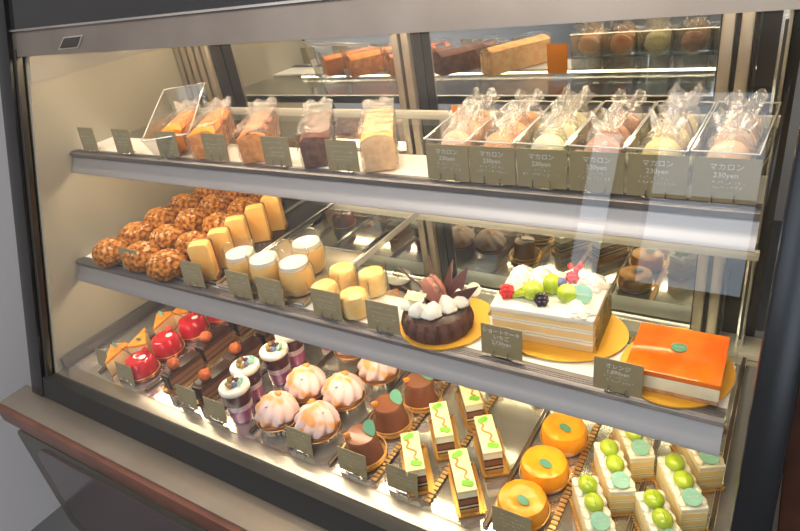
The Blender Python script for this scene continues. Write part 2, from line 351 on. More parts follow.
# sliding mirror doors with their posts
for x0, x1 in ((-1.18, -.60), (-.60, -.06)):
    b = new(); box(b, ((x0 + x1) / 2, 0.990, 1.062), (x1 - x0, .006, .60)); o = cobj('mirror_door', b, 'mirror')
b = new(); box(b, (-.608, .970, 1.352), (1.222, .03, .018)); cobj('door_track', b, 'post_dark')
b = new(); box(b, (-.035, 0.990, 1.062), (.05, .006, .60)); cobj('corner_panel', b, 'post_dark')
for x0, x1 in ((XL, -1.105), (-.632, -.590), (-.107, -.062)):
    b = new(); n = max(2, int(round((x1 - x0) / .022)))
    box(b, ((x0 + x1) / 2, 0.9715, 1.062), (x1 - x0, .028, .60))
    pst = cobj('post', b, 'post_dark')
    for k in range(n):
        b = new(); wd = (x1 - x0) / n; box(b, (x0 + wd * (k + .5), .9525, 1.062), (wd * .72, .013, .60), bev=.003)
        s_ = cobj('ridge', b, 'post_bronze', par=pst)
b = new(); box(b, (-.030, .965, 1.062), (.013, .03, .60), bev=.004); pst = cobj('post', b, 'steel_bright')
b = new(); box(b, (-.030, .9485, 1.03), (.004, .002, .5))
cobj('slot_strip', b, 'post_dark', par=pst)
# led tube under the inner ceiling, plus an added rear one
def led_bar(name, y, z, m, parent, loc):
    b = new(); box(b, (-.61, y, z + .006), (1.16, .022, .008)); h = obj(name, b, 'opal', parent, loc)
    b = new(); box(b, (-.61, y, z - .001), (1.14, .015, .006), bev=.002); obj('light_strip', b, m, h)
led_bar('lamp_holder', .662, 1.353, 'led_top', case, (.62, -.7, -FLOOR))
led_bar('lamp_holder', .88, 1.353, 'led_top', case, (.62, -.7, -FLOOR))  # added bar, out of sight, brightens the cake backs seen in the mirror

# ------------------------------------------------------------------ shelves
def shelf(y, z, label, ledm, drop, x1):
    """y,z: top front edge of the rail"""
    t = thing('glass_shelf', label, 'shelf', (-.61, .75, z), 0, 'display case shelves')
    def so(name, bm, m, lab=None, par=None):
        o = obj(name, bm, m, par or t)
        if not par: o.location = (.61, -.75, -z)
        return o
    x0 = XL + .001
    P = [(0, 0), (-.003, -.002), (-.001, -.010), (.006, -.012), (.006, -.004), (.018, -.004), (.018, 0)]
    b = new(); prism(b, [(y + p, z + q) for p, q in P], x0, x1, 'x')
    for k in range(3): box(b, ((x0 + x1) / 2, y + .003 + k * .0035, z + .0004), (x1 - x0, .0012, .0008))
    so('top_strip', b, 'rail_dark')
    P = [(.003, -.010), (-.0005, -.0165), (-.0035, -.023), (-.0075, -.029), (-.012, -.0335), (-.0145, -drop + .002), (-.012, -drop), (-.008, -drop + .002), (-.001, -.024), (.006, -.012)]
    b = new(); prism(b, [(y + p, z + q) for p, q in P], x0, x1, 'x'); so('front_rail', b, 'rail_metal')
    b = new(); box(b, ((x0 + x1) / 2, (y + .02 + .935) / 2, z - .009), (x1 - x0, .935 - y - .02, .006)); so('glass_pane', b, 'shelf_glass')
    b = new(); box(b, ((x0 + x1) / 2, y + .018 + .040, z - .0035), (x1 - x0, .080, .003)); so('front_plate', b, 'opal')
    b = new(); box(b, ((x0 + x1) / 2, .938, z - .007), (x1 - x0, .010, .016), bev=.002); so('rear_rail', b, 'sill_white')
    led_bar('lamp_holder', y + .024, z - .024, ledm, t, (.61, -.75, -z))
    return t
shelf(.634, 1.158, 'upper glass shelf with grey metal front rail carrying pound cakes and bagged sweets', 'led_mid', .040, -.018)
shelf(.555, .952, 'lower glass shelf with grey metal front rail carrying cream puffs and whole cakes', 'led_deck', .042, -.020)
Tz, Mz, Dz = 1.1588, .9528, .7545
b = new(); prism(b, [(.64, Tz), (.92, Tz), (.92, Tz + .045), (.64, Tz + .045)], -.0175, -.0145, 'x')
tag(obj('acrylic_guard', b, 'acrylic'), 'upright clear acrylic guard plate at the right end of the upper shelf', 'guard')

# ------------------------------------------------------------------ price signs
def scribble(bm, cx, cz, w_, h_, y, rnd):
    """one line of small hand writing strokes, thin raised ribbons"""
    x = cx - w_ / 2
    while x < cx + w_ / 2:
        n = rnd.randint(2, 4); ww = h_ * rnd.uniform(.5, .95); pts = [(x + rnd.random() * ww, cz + (rnd.random() - .5) * h_) for _ in range(n)]
        for p, q in zip(pts[:-1], pts[1:]):
            d = Vector((q[0] - p[0], q[1] - p[1])); 
            if d.length < 1e-4: continue
            nn = Vector((-d.y, d.x)).normalized() * .00022
            vs = [bm.verts.new((a[0] + s * nn.x, y, a[1] + s * nn.y)) for a, s in ((p, 1), (q, 1), (q, -1), (p, -1))]
            bm.faces.new(vs)
        x += ww + h_ * .25
def text_mesh(s, size):
    c = bpy.data.curves.new('t', 'FONT'); c.body = s; c.size = size; c.align_x = 'CENTER'; c.align_y = 'CENTER'; c.extrude = .0002; c.resolution_u = 2
    o = bpy.data.objects.new('t', c); COL.objects.link(o); bpy.context.view_layer.update()
    me = bpy.data.meshes.new_from_object(o.evaluated_get(bpy.context.evaluated_depsgraph_get())); bpy.data.objects.remove(o); return me
def sign(label, x, y, z, rz=0, w_=.056, h_=.043, tilt=-.12, lines=None, group=None, feet=True):
    t = thing('price_sign', label, 'price sign', (x, y, z), rz, group)
    rnd = random.Random(int(x * 1e4)); R = Matrix.Rotation(tilt, 4, 'X')
    b = new(); box(b, (0, 0, h_ / 2 + .003), (w_, .0012, h_)); o = obj('card', b, 'sign_card', t, flat=True); o.rotation_euler = (tilt, 0, 0)
    b = new()
    for k, zz in enumerate((.80, .62, .47, .35)):
        if lines and k < len(lines) and lines[k]: continue
        scribble(b, rnd.uniform(-.003, .003), .003 + h_ * zz, w_ * rnd.uniform(.45, .75), h_ * .085, -.0009, rnd)
    tx = obj('handwriting', b, 'chalk', t, flat=True); tx.rotation_euler = (tilt, 0, 0)
    if lines:
        for k, s in enumerate(lines):
            if not s: continue
            me = text_mesh(s, h_ * .17); me.materials.append(MATS['chalk']); me.transform(Matrix.Translation((0, -.001, .003 + h_ * (.80 - .18 * k))) @ Matrix.Rotation(PI / 2, 4, 'X'))
            o2 = bpy.data.objects.new('lettering', me); COL.objects.link(o2); o2.parent = t; o2.rotation_euler = (tilt, 0, 0)
    if feet:
        b = new()
        for s in (-1, 1):
            xx = s * w_ * .17; tube(b, [(xx, -.0022, .013), (xx, -.003, .003), (xx, .001, .0012), (xx, .014, .0012)], .0009, 6)
        tube(b, [(-w_ * .17, .014, .0012), (w_ * .17, .014, .0012)], .0009, 6)
        box(b, (0, .004, .0012), (w_ * .5, .010, .0012))
        obj('wire_holder', b, 'chrome', t)
    return t
# ------------------------------------------------------------------ upper shelf: pound cakes in film
def film_bag(bm, w_, d, h_, seed, fin=True):
    """a crinkled clear bag around a w x d x h block, with a sealed fin at the top back"""
    box(bm, (0, 0, h_ / 2), (w_, d, h_)); subdiv(bm, 5); 
    for v in bm.verts:
        v.co.z = max(v.co.z, .0008)
    off = Vector((seed, seed * 1.3, 0))
    for v in bm.verts:
        n_ = noise.noise_vector(v.co * 70 + off) * .0042; v.co += n_; v.co.z = max(v.co.z, .0005)
def pound(x, y, label, topm, sidem, rz=0, seed=0, sc=1, h=.047):
    t = thing('pound_cake', label, 'pound cake', (x, y, Tz), rz, 'film wrapped pound cakes on the upper shelf')
    w_, d = .043, .150
    P = [(-w_ / 2, 0), (w_ / 2, 0), (w_ / 2 + .001, h * .86), (w_ * .3, h * .97), (0, h), (-w_ * .3, h * .97), (-w_ / 2 - .001, h * .86)]
    b = new(); prism(b, P, -d / 2, d / 2, 'y', bev=.002)
    for f in b.faces:
        f.material_index = 1 if f.calc_center_median().z > h * .84 else 0
    for v in b.verts:
        if v.co.z > h * .5: v.co.z += noise.noise(v.co * 80 + Vector((seed, 0, 0))) * .004
    obj('loaf', b, [sidem, topm], t)
    b = new(); box(b, (0, 0, h / 2 + .003), (w_ + .006, d + .010, h + .006)); subdiv(b, 9)
    for v in b.verts:
        u = v.co.copy(); v.co += noise.noise_vector(u * 75 + Vector((seed * 5, 0, 0))) * .0034
        if u.y > d / 2: v.co.z += .006 * (1 if u.z > h * .8 else 0)
        v.co.z = max(v.co.z, .0004)
    obj('film_wrapper', b, 'film', t, flat=True); b = new()
    for yy, sg in ((d / 2 + .004, 1),):
        n = 8; r0 = [b.verts.new((-w_ / 2 + w_ * k / n, yy, (.040 if sg > 0 else .024) + .003 * math.sin(k * 2.1 + seed))) for k in range(n + 1)]
        r1 = [b.verts.new((-w_ * .62 + 1.24 * w_ * k / n, yy + sg * .008, (.062 if sg > 0 else .014) + .004 * math.sin(k * 1.7 + seed))) for k in range(n + 1)]
        for k in range(n): b.faces.new((r0[k], r0[k + 1], r1[k + 1], r1[k]))
    obj('film_seal', b, 'film_seal', t, flat=True)
    return t
pound(-.965, .716, 'bright orange pound cake in film, leftmost on the upper shelf, inside a tilted clear box', 'pound_orange', 'pound_orange', .62, 1, h=.045); _p = COL.objects['pound_cake']; _p.location.z += .0028; _p.scale = (.9, .9, .95)
pound(-.880, .716, 'orange topped pound cake in shiny film, second from the left on the upper shelf', 'pound_orange', 'pound_side', .60, 2)
pound(-.765, .716, 'pound cake with red and black fruit topping wrapped in clear film', 'pound_red', 'pound_side', .60, 3)
pound(-.638, .718, 'dark brown chocolate pound cake wrapped in clear film', 'pound_brown', 'pound_dark', .61, 4)
pound(-.523, .722, 'pale almond coloured pound cake wrapped in clear film', 'pound_pale', 'pound_pale_side', .55, 5, h=.052)
def open_box(bm, w_, d, hf, hb, t_=.0022, flare=.006, bottom=True):
    """clear box: bottom, sloping sides, low front, tall back"""
    y0, y1 = -d / 2, d / 2; a, c = w_ / 2, w_ / 2 + flare
    if bottom: box(bm, (0, 0, t_ / 2), (w_, d, t_))
    def wall(p, q, r_, s_, n):
        n = Vector(n) * t_; vs = [Vector(k) for k in (p, q, r_, s_)]
        A = [bm.verts.new(k) for k in vs]; B = [bm.verts.new(k + n) for k in vs]
        bm.faces.new(A); bm.faces.new(B[::-1])
        for i in range(4): bm.faces.new((A[i], A[(i + 1) % 4], B[(i + 1) % 4], B[i]))
    wall((-a, y0, 0), (a, y0, 0), (c, y0 - flare, hf), (-c, y0 - flare, hf), (0, 1, 0))
    wall((-a, y1, 0), (a, y1, 0), (c, y1 + flare, hb), (-c, y1 + flare, hb), (0, -1, 0))
    wall((-a, y0, 0), (-a, y1, 0), (-c, y1 + flare, hb), (-c, y0 - flare, hf), (1, 0, 0))
    wall((a, y0, 0), (a, y1, 0), (c, y1 + flare, hb), (c, y0 - flare, hf), (-1, 0, 0))
def rim(bm, w_, d, hf, hb, flare, r=.0011):
    a, y0, y1 = w_ / 2 + flare, -d / 2 - flare, d / 2 + flare
    L = [(-a, y0, hf), (a, y0, hf), (a, y1, hb), (-a, y1, hb)]
    for i in range(4): tube(bm, [L[i], L[(i + 1) % 4]], r, 6)
t = thing('clear_box', 'tilted clear acrylic box around the leftmost orange pound cake', 'acrylic box', (-.965, .716, Tz), .62)
b = new(); open_box(b, .058, .170, .040, .085, flare=.012); obj('box_body', b, 'acrylic', t)
b = new(); rim(b, .058, .170, .040, .085, .012); obj('rim', b, 'acrylic_edge', t)
b = new(); box(b, (0, 0, 0), (.013, .0006, .022), rot('X', -.3)); tag(obj('small_card', b, 'paper_white', loc=(-.922, .790, Tz + .062)), 'small blank white slip between the two orange pound cakes', 'card')
COL.objects[-1].location.z = Tz + .011
# --- six acrylic bins of bagged sweets
BINS = [(-.366, 'cookie_peach', 'peach coloured'), (-.305, 'cookie_orange', 'orange brown'), (-.243, 'cookie_lemon', 'pale lemon'),
        (-.180, 'cookie_cocoa', 'reddish cocoa'), (-.117, 'cookie_yellow', 'golden yellow'), (-.053, 'cookie_apricot', 'apricot coloured')]
def sweet(x, y, z, label, m, seed, rz):
    t = thing('bagged_macaron', label, 'bagged macaron', (x, y, z), rz, 'bagged macarons in the acrylic bins')
    b = new()
    for sg in (1, -1): lathe(b, [(0, sg * .0105), (.010, sg * .0100), (.0165, sg * .0078), (.0190, sg * .0042), (.0182, sg * .0024), (.0168, sg * .0020), (0, sg * .0020)], 32)
    bmesh.ops.transform(b, matrix=Matrix.Translation((0, 0, .032)) @ rot('X', PI / 2 - .35).to_4x4(), verts=b.verts); o = obj('macaron_shells', b, m, t)
    b = new(); lathe(b, [(0, -.003), (.0165, -.003), (.0172, 0), (.0165, .003), (0, .003)], 28)
    bmesh.ops.transform(b, matrix=Matrix.Translation((0, 0, .032)) @ rot('X', PI / 2 - .35).to_4x4(), verts=b.verts); obj('cream_filling', b, 'cream', t)
    b = new(); blob(b, (0, 0, .034), (.0230, .0155, .031), 3, 0, rot=rot('X', -.35))
    for v in b.verts: v.co += noise.noise_vector(v.co * 85 + Vector((seed * 7, 0, 0))) * .0050
    for v in b.verts: v.co.z = max(v.co.z, .001)
    obj('clear_bag', b, 'film_bag', t, flat=True); b = new()
    n = 9; base = Vector((0, .012, .054)); top = Vector((0, .022, .069 + .004 * math.sin(seed)))      # crimped top of the bag
    r0 = [b.verts.new(base + Vector((-.013 + .026 * k / n, .003 * math.sin(k * 2.2 + seed), 0))) for k in range(n + 1)]
    r1 = [b.verts.new(top + Vector((-.021 + .042 * k / n, .005 * math.sin(k * 2.7 + seed), .006 * math.sin(k * 1.3 + seed * 2)))) for k in range(n + 1)]
    for k in range(n): b.faces.new((r0[k], r0[k + 1], r1[k + 1], r1[k]))
    obj('bag_seal', b, 'film_seal', t, flat=True); t.scale = (1.05, 1.04, 1.06)
RW = ('in front', 'in the middle', 'at the back')
ordn = ('first', 'second', 'third', 'fourth', 'fifth', 'sixth')
for i, (x, m, nm) in enumerate(BINS):
    t = thing('acrylic_bin', 'clear acrylic bin holding %s bagged macarons on the upper shelf' % nm, 'acrylic bin', (x, .706, Tz), -.06, 'acrylic bins on the upper shelf')
    b = new(); open_box(b, .055, .118, .054, .068, flare=.003); obj('bin_body', b, 'acrylic', t)
    b = new(); rim(b, .055, .118, .054, .068, .003, .0009); obj('rim', b, 'acrylic_edge', t)
    for k, yy in enumerate((.670, .705, .741)):
        sweet(x + (yy - .706) * .06, yy, Tz + .0028 + .003 * k, '%s bagged macaron %s of its acrylic bin' % (nm, RW[k]), m, i * 3 + k + 1, random.uniform(-.1, .1))
    sign('large olive price sign in front of the bin of %s bagged macarons' % nm, x, .638, Tz + .0006, 0, .0595, .046, -.06,
         [['マカロン', '230yen'], ['マカロン', '230yen'], ['マカロン', '230yen'], ['マカロン', '230yen'], ['マカロン', '230yen'], ['マカロン', '230yen']][i], 'large price signs on the upper shelf')
b = new(); box(b, (0, 0, .028), (.040, .001, .056)); o = tag(obj('orange_card', b, 'orange_card', loc=(-.412, .785, Tz)), 'upright orange card behind the peach coloured bagged macarons', 'card')
b = new(); rnd = random.Random(3)
for k in range(2): scribble(b, -.004, .046 - k * .010, .022, .005, -.0009, rnd)
obj('handwriting', b, 'ink', o, flat=True)
for x, l in ((-1.155, 'leftmost olive price sign at the empty end of the upper shelf'), (-1.045, 'second olive price sign from the left on the upper shelf'),
             (-.918, 'olive price sign in front of the bright orange pound cake in its box'), (-.797, 'olive price sign right of the orange topped pound cake'),
             (-.662, 'olive price sign between the red topped and the chocolate pound cakes'), (-.536, 'olive price sign between the chocolate and the pale pound cakes')):
    sign(l, x, .641, Tz + .0006, 0, .050 if x < -1 else .055, .044, -.08, None, 'price signs on the upper shelf')

# ------------------------------------------------------------------ lower shelf
def tray(name, label, x0, x1, y0, y1, z, m, group='trays on the lower shelf'):
    t = thing(name, label, 'tray', ((x0 + x1) / 2, (y0 + y1) / 2, z), 0, group); w_, d = x1 - x0, y1 - y0
    b = new(); box(b, (0, 0, .0012), (w_, d, .0024)); obj('base', b, m, t)
    b = new(); L = [(-w_ / 2, -d / 2, .005), (w_ / 2, -d / 2, .005), (w_ / 2, d / 2, .005), (-w_ / 2, d / 2, .005)]
    for i in range(4): tube(b, [L[i], L[(i + 1) % 4]], .0018, 6)
    obj('rim', b, 'chrome', t); return t
tray('black_tray', 'black tray with chrome rim under the cream puffs', -1.185, -.905, .578, .925, Mz, 'tray_black')
tray('black_tray', 'black tray with chrome rim under the yellow roll cake slices', -.898, -.822, .578, .925, Mz, 'tray_black')
tray('tan_tray', 'tan tray under the custard puddings', -.815, -.618, .575, .75, Mz, 'tray_tan')
b = new(); box(b, (0, 0, .006), (.003, .27, .012)); tag(obj('glass_divider', b, 'acrylic_edge', loc=(-.607, .79, Mz)), 'thin clear divider standing behind the glass puddings on the lower shelf', 'divider')
TM = Mz + .0026
def puff(x, y, label, seed, s=1):
    b = new(); blob(b, (0, 0, .0), (.0365 * s, .0355 * s, .029), 4, .05, 2, seed)
    for v in b.verts:
        d = v.co.normalized(); n_ = abs(noise.noise(d * 5.5 + Vector((seed * 3, 0, 0)))) + .5 * abs(noise.noise(d * 11 + Vector((seed * 3, 5, 0)))); v.co += d * (.0048 * n_ - .001)
        c = noise.cell(d * 6 + Vector((seed, 0, 0))); v.co += d * .0010 * (c - .5)
        if v.co.z < -.016: v.co.z = -.016 + (v.co.z + .016) * .08
        v.co.z += .0185
    mz_ = min(v.co.z for v in b.verts)
    for v in b.verts: v.co.z -= mz_
    for f in b.faces:
        c = f.calc_center_median(); f.material_index = 1 if (c.z > .036 and noise.noise(c * 170 + Vector((seed, 0, 0))) > .30) else 0
    return tag(obj('cream_puff', b, ['puff_crust', 'sugar'], loc=(x, y, TM)), label, 'cream puff', 'crackled cream puffs on the black tray')
rows = ('first', 'second', 'third', 'fourth', 'fifth')
PUFF = [('left', [(-1.116, .578), (-1.130, .650), (-1.142, .724), (-1.148, .796), (-1.146, .868)]), ('middle', [(-1.028, .586), (-1.043, .660), (-1.055, .735), (-1.062, .808), (-1.062, .880)]),
        ('right', [(-.945, .578), (-.955, .652), (-.970, .736), (-.975, .812), (-.975, .886)])]
pi_ = 0
for cn, L in PUFF:
    for k, (x, y) in enumerate(L):
        pi_ += 1; puff(x, y, 'brown crackled cream puff, %s from the front in the %s row' % (rows[k], cn), pi_, 1 if cn != 'right' or k else 1.02)
def roll_slice():
    t = thing('roll_cake', '', 'cake slice', (0, 0, 0), 0, 'yellow cake slices standing in a row')
    w_, h_, d = .036, .072, .027
    P = [(-w_ / 2, 0), (w_ / 2, 0)] + [(w_ / 2 * math.cos(a), h_ - .007 + .007 * math.sin(a)) for a in [PI * k / 10 for k in range(11)]]
    P = [(math.copysign(abs(x / (w_ / 2)) ** .32 * w_ / 2, x) if k > 1 else x, z) for k, (x, z) in enumerate(P)]
    b = new(); prism(b, P, -d / 2, d / 2 - .004, 'y', bev=.0025); obj('sponge', b, 'sponge_yellow', t)
    b = new(); prism(b, [(x * .99, z * .985) for x, z in P], d / 2 - .004, d / 2 + .003, 'y'); box(b, (0, .001, .0035), (w_ + .003, d + .001, .007)); obj('brown_crust', b, 'crust_brown', t)
    return t
RL = [(-.852, .592), (-.855, .640), (-.864, .692), (-.863, .744), (-.866, .793)]
pr = None
for k, (x, y) in enumerate(RL):
    l = 'upright yellow cake slice with brown crust, %s from the front of the row' % rows[k]
    if pr is None: pr = roll_slice(); pr.location = (x, y, TM); pr.rotation_euler = (0, 0, .55); pr['label'] = l
    else: dup(pr, l, (x, y, TM), .62 + random.uniform(-.04, .04))
def pudding():
    t = thing('custard_pudding', '', 'pudding', (0, 0, 0), 0, 'glass custard puddings')
    b = new(); lathe(b, [(0, .0012), (.0165, .0012), (.0215, .006), (.0245, .016), (.0245, .034), (.0225, .039), (0, .0392)], 32); obj('custard', b, 'custard', t)
    b = new(); lathe(b, [(.0222, .0396), (.0222, .0455), (0, .0458)], 32); obj('milk_layer', b, 'milk_top', t)
    b = new(); lathe(b, [(0, .0), (.0175, .0), (.0230, .005), (.0262, .016), (.0262, .034), (.0236, .044), (.0236, .050), (.0256, .055), (.0250, .0565), (.0228, .055), (.0226, .046)], 32)
    obj('glass_jar', b, 'cup_glass', t); return t
PD = [(-.770, .606, 'leftmost glass custard pudding beside the yellow slices'), (-.712, .604, 'second glass custard pudding from the left, in front'), (-.650, .608, 'largest looking glass custard pudding, in front right'), (-.676, .672, 'glass custard pudding standing behind the other three')]
pr = None
for x, y, l in PD:
    if pr is None: pr = pudding(); pr.location = (x, y, TM + .0001); pr['label'] = l; pr.scale = (1.10, 1.10, 1.25)
    else: dup(pr, l, (x, y, TM + .0001), random.random()).scale = (1.10, 1.10, 1.25)
def souffle():
    t = thing('wrapped_souffle', '', 'small cake', (0, 0, 0), 0, 'film wrapped yellow souffle cakes')
    b = new(); lathe(b, [(0, .001), (.0205, .001), (.0215, .006), (.0215, .030), (.0195, .036), (.013, .040), (0, .041)], 32)
    for v in b.verts: v.co += noise.noise_vector(v.co * 90) * .002
    for v in b.verts: v.co.z = max(v.co.z, .001)
    obj('souffle', b, 'souffle', t)
    b = new(); lathe(b, [(.0235, .0006), (.0245, .02), (.0250, .043), (.0262, .047)], 14, fn=lambda a, r, z: (r * (1 + .04 * math.sin(a * 7 + z * 60)), z)); obj('film_collar', b, 'film', t)
    return t
SF = [(-.588, .648, 'yellow souffle cake in film, back left of the four'), (-.532, .652, 'yellow souffle cake in film, back right of the four'),
      (-.583, .594, 'yellow souffle cake in film, front left half behind a price sign'), (-.524, .590, 'yellow souffle cake in film, front right of the four')]
pr = None
for x, y, l in SF:
    if pr is None: pr = souffle(); pr.location = (x, y, Mz); pr['label'] = l
    else: dup(pr, l, (x, y, Mz), random.random() * 3)
# --- gold boards
def disc(bm, rx, ry, z0, z1, tab=None):
    P = [(rx * math.cos(2 * PI * k / 64), ry * math.sin(2 * PI * k / 64)) for k in range(64)]
    if tab:
        Q = []
        for x, y in P:
            a = math.atan2(y, x)
            if abs(a - tab) < .38: k_ = 1 + .17 * math.sqrt(max(0, 1 - ((a - tab) / .38) ** 2)); x *= k_; y *= k_
            Q.append((x, y))
        P = Q
    prism(bm, P, z0, z1, 'z')
b = new(); disc(b, .064, .064, 0, .0022, 1.1); tag(obj('cake_board', b, 'gold_board', loc=(-.385, .612, Mz)), 'round gold board under the chocolate cake', 'cake board', 'gold cake boards')
b = new(); disc(b, .090, .068, 0, .0022); tag(obj('cake_board', b, 'gold_board', loc=(-.232, .652, Mz)), 'round gold board under the fruit topped shortcake', 'cake board', 'gold cake boards')
b = new(); disc(b, .062, .070, 0, .0022, 1.72); tag(obj('cake_board', b, 'gold_board', loc=(-.080, .622, Mz)), 'round gold board with a tab under the orange glazed cheesecake', 'cake board', 'gold cake boards')
BZ = Mz + .0024
# chocolate gateau
t = thing('chocolate_gateau', 'round chocolate cake with cream dollops, a macaron and chocolate shards', 'chocolate cake', (-.389, .602, BZ), 0)
def rib(a, r, z):
    k = (a * 18 / (2 * PI)) % 1; return (r * (1 - .03 * (2.2 if k < .17 else 0) * (1 if .003 < z < .027 else 0)), z)
b = new(); lathe(b, [(0, 0), (.047, 0), (.0505, .004), (.0515, .012), (.0495, .020), (.044, .028), (.036, .0325), (.022, .033), (.012, .031), (0, .031)], 108, fn=rib); obj('cake_body', b, 'choc_cake', t)
b = new(); lathe(b, [(.0445, .0275), (.036, .0332), (.022, .0338), (0, .0335)], 48); obj('glaze', b, 'choc_dark', t)
def dollop(bm, x, y, z, r, h_, ax, ay, tw=3):
    """piped cream teardrop, leaning by ax, ay"""
    prof = [(0, 0), (r * .8, .0), (r, h_ * .18), (r * .92, h_ * .42), (r * .6, h_ * .68), (r * .24, h_ * .9), (0, h_)]
    n0 = len(bm.verts); lathe(bm, prof, 20, fn=lambda a, rr, zz: (rr * (1 + .08 * math.cos(6 * a + zz * 150)), zz))
    bm.verts.ensure_lookup_table()
    for v in bm.verts[n0:]:
        k = v.co.z / h_; v.co = Vector((v.co.x + ax * k * k + x, v.co.y + ay * k * k + y, v.co.z + z))
for k, (x, y, r, h_, ax, ay) in enumerate([(-.026, -.006, .013, .020, .002, -.004), (-.012, -.024, .0125, .022, .006, -.004), (.006, -.022, .013, .021, .004, .004), (.022, -.004, .0115, .024, -.008, .002),
                                          (-.020, .014, .011, .020, 0, 0), (.030, .014, .012, .022, -.003, .004), (-.034, -.016, .009, .012, 0, 0)]):
    b = new(); dollop(b, x * 1.05, y * 1.05, .032, r * 1.18, h_ * 1.05, ax, ay); obj('cream_dollop', b, 'cream_white', t)
m_ = thing('macaron', '', '', (0, 0, 0)); del m_['label']; del m_['category']; m_.parent = t; m_.location = (-.002, .004, .0565); m_.rotation_euler = (0, 1.40, 1.0); m_.scale = (1.2, 1.2, 1.15)
for s in (1, -1):
    b = new(); lathe(b, [(0, s * .0115), (.009, s * .0110), (.0150, s * .0085), (.0172, s * .0045), (.0168, s * .003), (.0155, s * .0025), (0, s * .0025)], 32, fn=lambda a, r, z: (r, z)); obj('shell', b, 'macaron', m_)
b = new(); lathe(b, [(0, -.003), (.0150, -.003), (.0158, 0), (.0150, .003), (0, .003)], 32, fn=lambda a, r, z: (r * (1 + .02 * math.sin(a * 23)), z)); obj('filling', b, 'macaron_fill', m_)
for x0, y0, x1, y1, z1, w_ in ((-.012, .010, -.064, .018, .074, .024), (-.006, .014, -.026, .040, .088, .024), (.006, .014, .010, .045, .084, .023), (.012, .010, .038, .036, .082, .024), (.016, .004, .058, .022, .062, .022), (-.014, .004, -.056, .004, .052, .018)):
    a_, c_ = Vector((x0, y0, .034)), Vector((x1, y1, z1)); d_ = (c_ - a_); sd = d_.cross(Vector((.4, .8, .45))).normalized() * w_ / 2; nn = d_.cross(sd).normalized() * .0008
    b = new(); P_ = [a_ - sd * .6, a_ + sd * .6, a_ + d_ * .45 + sd, c_, a_ + d_ * .45 - sd]
    A = [b.verts.new(p - nn) for p in P_]; B_ = [b.verts.new(p + nn) for p in P_]; b.faces.new(A); b.faces.new(B_[::-1])
    for i in range(5): b.faces.new((A[i], A[(i + 1) % 5], B_[(i + 1) % 5], B_[i]))
    obj('chocolate_shard', b, 'choc_plate', t, flat=True)
b = new()
g_ = bmesh.ops.create_grid(b, x_segments=8, y_segments=5, size=.5)['verts']
for v in g_: v.co = Vector((v.co.x * .030 - .019, v.co.y * .013 - .018, .0555 + .004 * noise.noise(v.co * 7) + .10 * v.co.y * .05))
bmesh.ops.solidify(b, geom=b.faces[:], thickness=.0005); obj('gold_leaf', b, 'gold_leaf', t)
b = new(); lathe(b, [(0, 0), (.010, 0), (.010, .0012), (0, .0012)], 24); o = obj('badge', b, 'cream', t, (.046, .030, .050)); o.rotation_euler = (.9, 0, .3)
# fruit shortcake
SX, SY = -.243, .655
t = thing('shortcake', 'rectangular cream shortcake with green grapes, berries and piped rosettes', 'shortcake', (SX, SY, BZ), .06)
layered('short_layers', [(.002, (.85, .62, .32)), (.012, (.90, .62, .28)), (.0155, (.93, .88, .75)), (.0165, (.50, .50, .34)), (.019, (.93, .88, .75)), (.029, (.92, .66, .30)), (.032, (.93, .88, .75)), (.033, (.62, .55, .35)), (.035, (.93, .88, .75)), (.0425, (.92, .66, .28)), (.06, (.93, .88, .75))])
W2, D2 = .066, .046
b = new(); box(b, (0, 0, .0215), (2 * W2, 2 * D2, .043), bev=.0015); obj('layered_sponge', b, 'short_layers', t)
b = new(); box(b, (0, 0, .0455), (2 * W2 + .003, 2 * D2 + .003, .008), bev=.003); subdiv(b, 3); crinkle(b, .0014, 60); obj('top_cream', b, 'cream_white', t)
def rosette(bm, x, y, z, r, h_, n=7, tw=55, seg=56):
    prof = [(0, 0), (r * .9, 0), (r, h_ * .15), (r * .97, h_ * .32), (r * .78, h_ * .45), (r * .80, h_ * .55), (r * .62, h_ * .70), (r * .42, h_ * .80), (r * .36, h_ * .88), (r * .15, h_ * .97), (0, h_)]
    lathe(bm, prof, seg, (x, y, z), fn=lambda a, rr, zz: (rr * (1 + .20 * math.cos(n * a + zz * tw * .02 / h_)), zz))
for x, y, r, h_ in ((-.047, .030, .016, .021), (-.022, .034, .0155, .019), (-.052, .010, .011, .013), (.050, .030, .0165, .021), (.048, -.032, .0155, .010), (.002, .036, .012, .014), (.038, -.020, .010, .010)):
    b = new(); rosette(b, x, y, .0485, r, h_, 6, 130); obj('cream_rosette', b, 'cream_white', t)
for x, y, sx, sy, sz, rz_ in ((-.018, -.016, .0145, .013, .0135, .2), (.002, .004, .0125, .012, .015, .5), (.025, -.010, .0135, .012, .013, .2)):
    b = new(); blob(b, (x, y, .049 + sz * .85), (sx, sy, sz), 3); obj('grape', b, 'grape', t)
b = new(); prism(b, [(-.046, -.024), (-.026, -.028), (-.018, -.006), (-.022, .006)], .049, .056, 'z', bev=.002)
for v in b.verts: v.co.z += (v.co.x + .046) * .45
obj('melon_slice', b, 'grape', t)
def berry(bm, c, r, rows_=5, sd=0):
    for i in range(rows_):
        ph = -PI / 2 + PI * (i + .5) / rows_; n = max(1, int(7 * math.cos(ph)))
        for k in range(n):
            a = 2 * PI * (k + .5 * (i % 2)) / n; blob(bm, (c[0] + r * .72 * math.cos(ph) * math.cos(a), c[1] + r * .72 * math.cos(ph) * math.sin(a), c[2] + r * .8 * math.sin(ph)), (r * .36,) * 3, 1)
    blob(bm, c, (r * .7, r * .7, r * .75), 2)
b = new(); berry(b, (-.051, -.022, .058), .0105); obj('raspberry', b, 'raspberry', t)
b = new(); berry(b, (-.003, -.028, .057), .0095); obj('blackberry', b, 'blackberry', t)
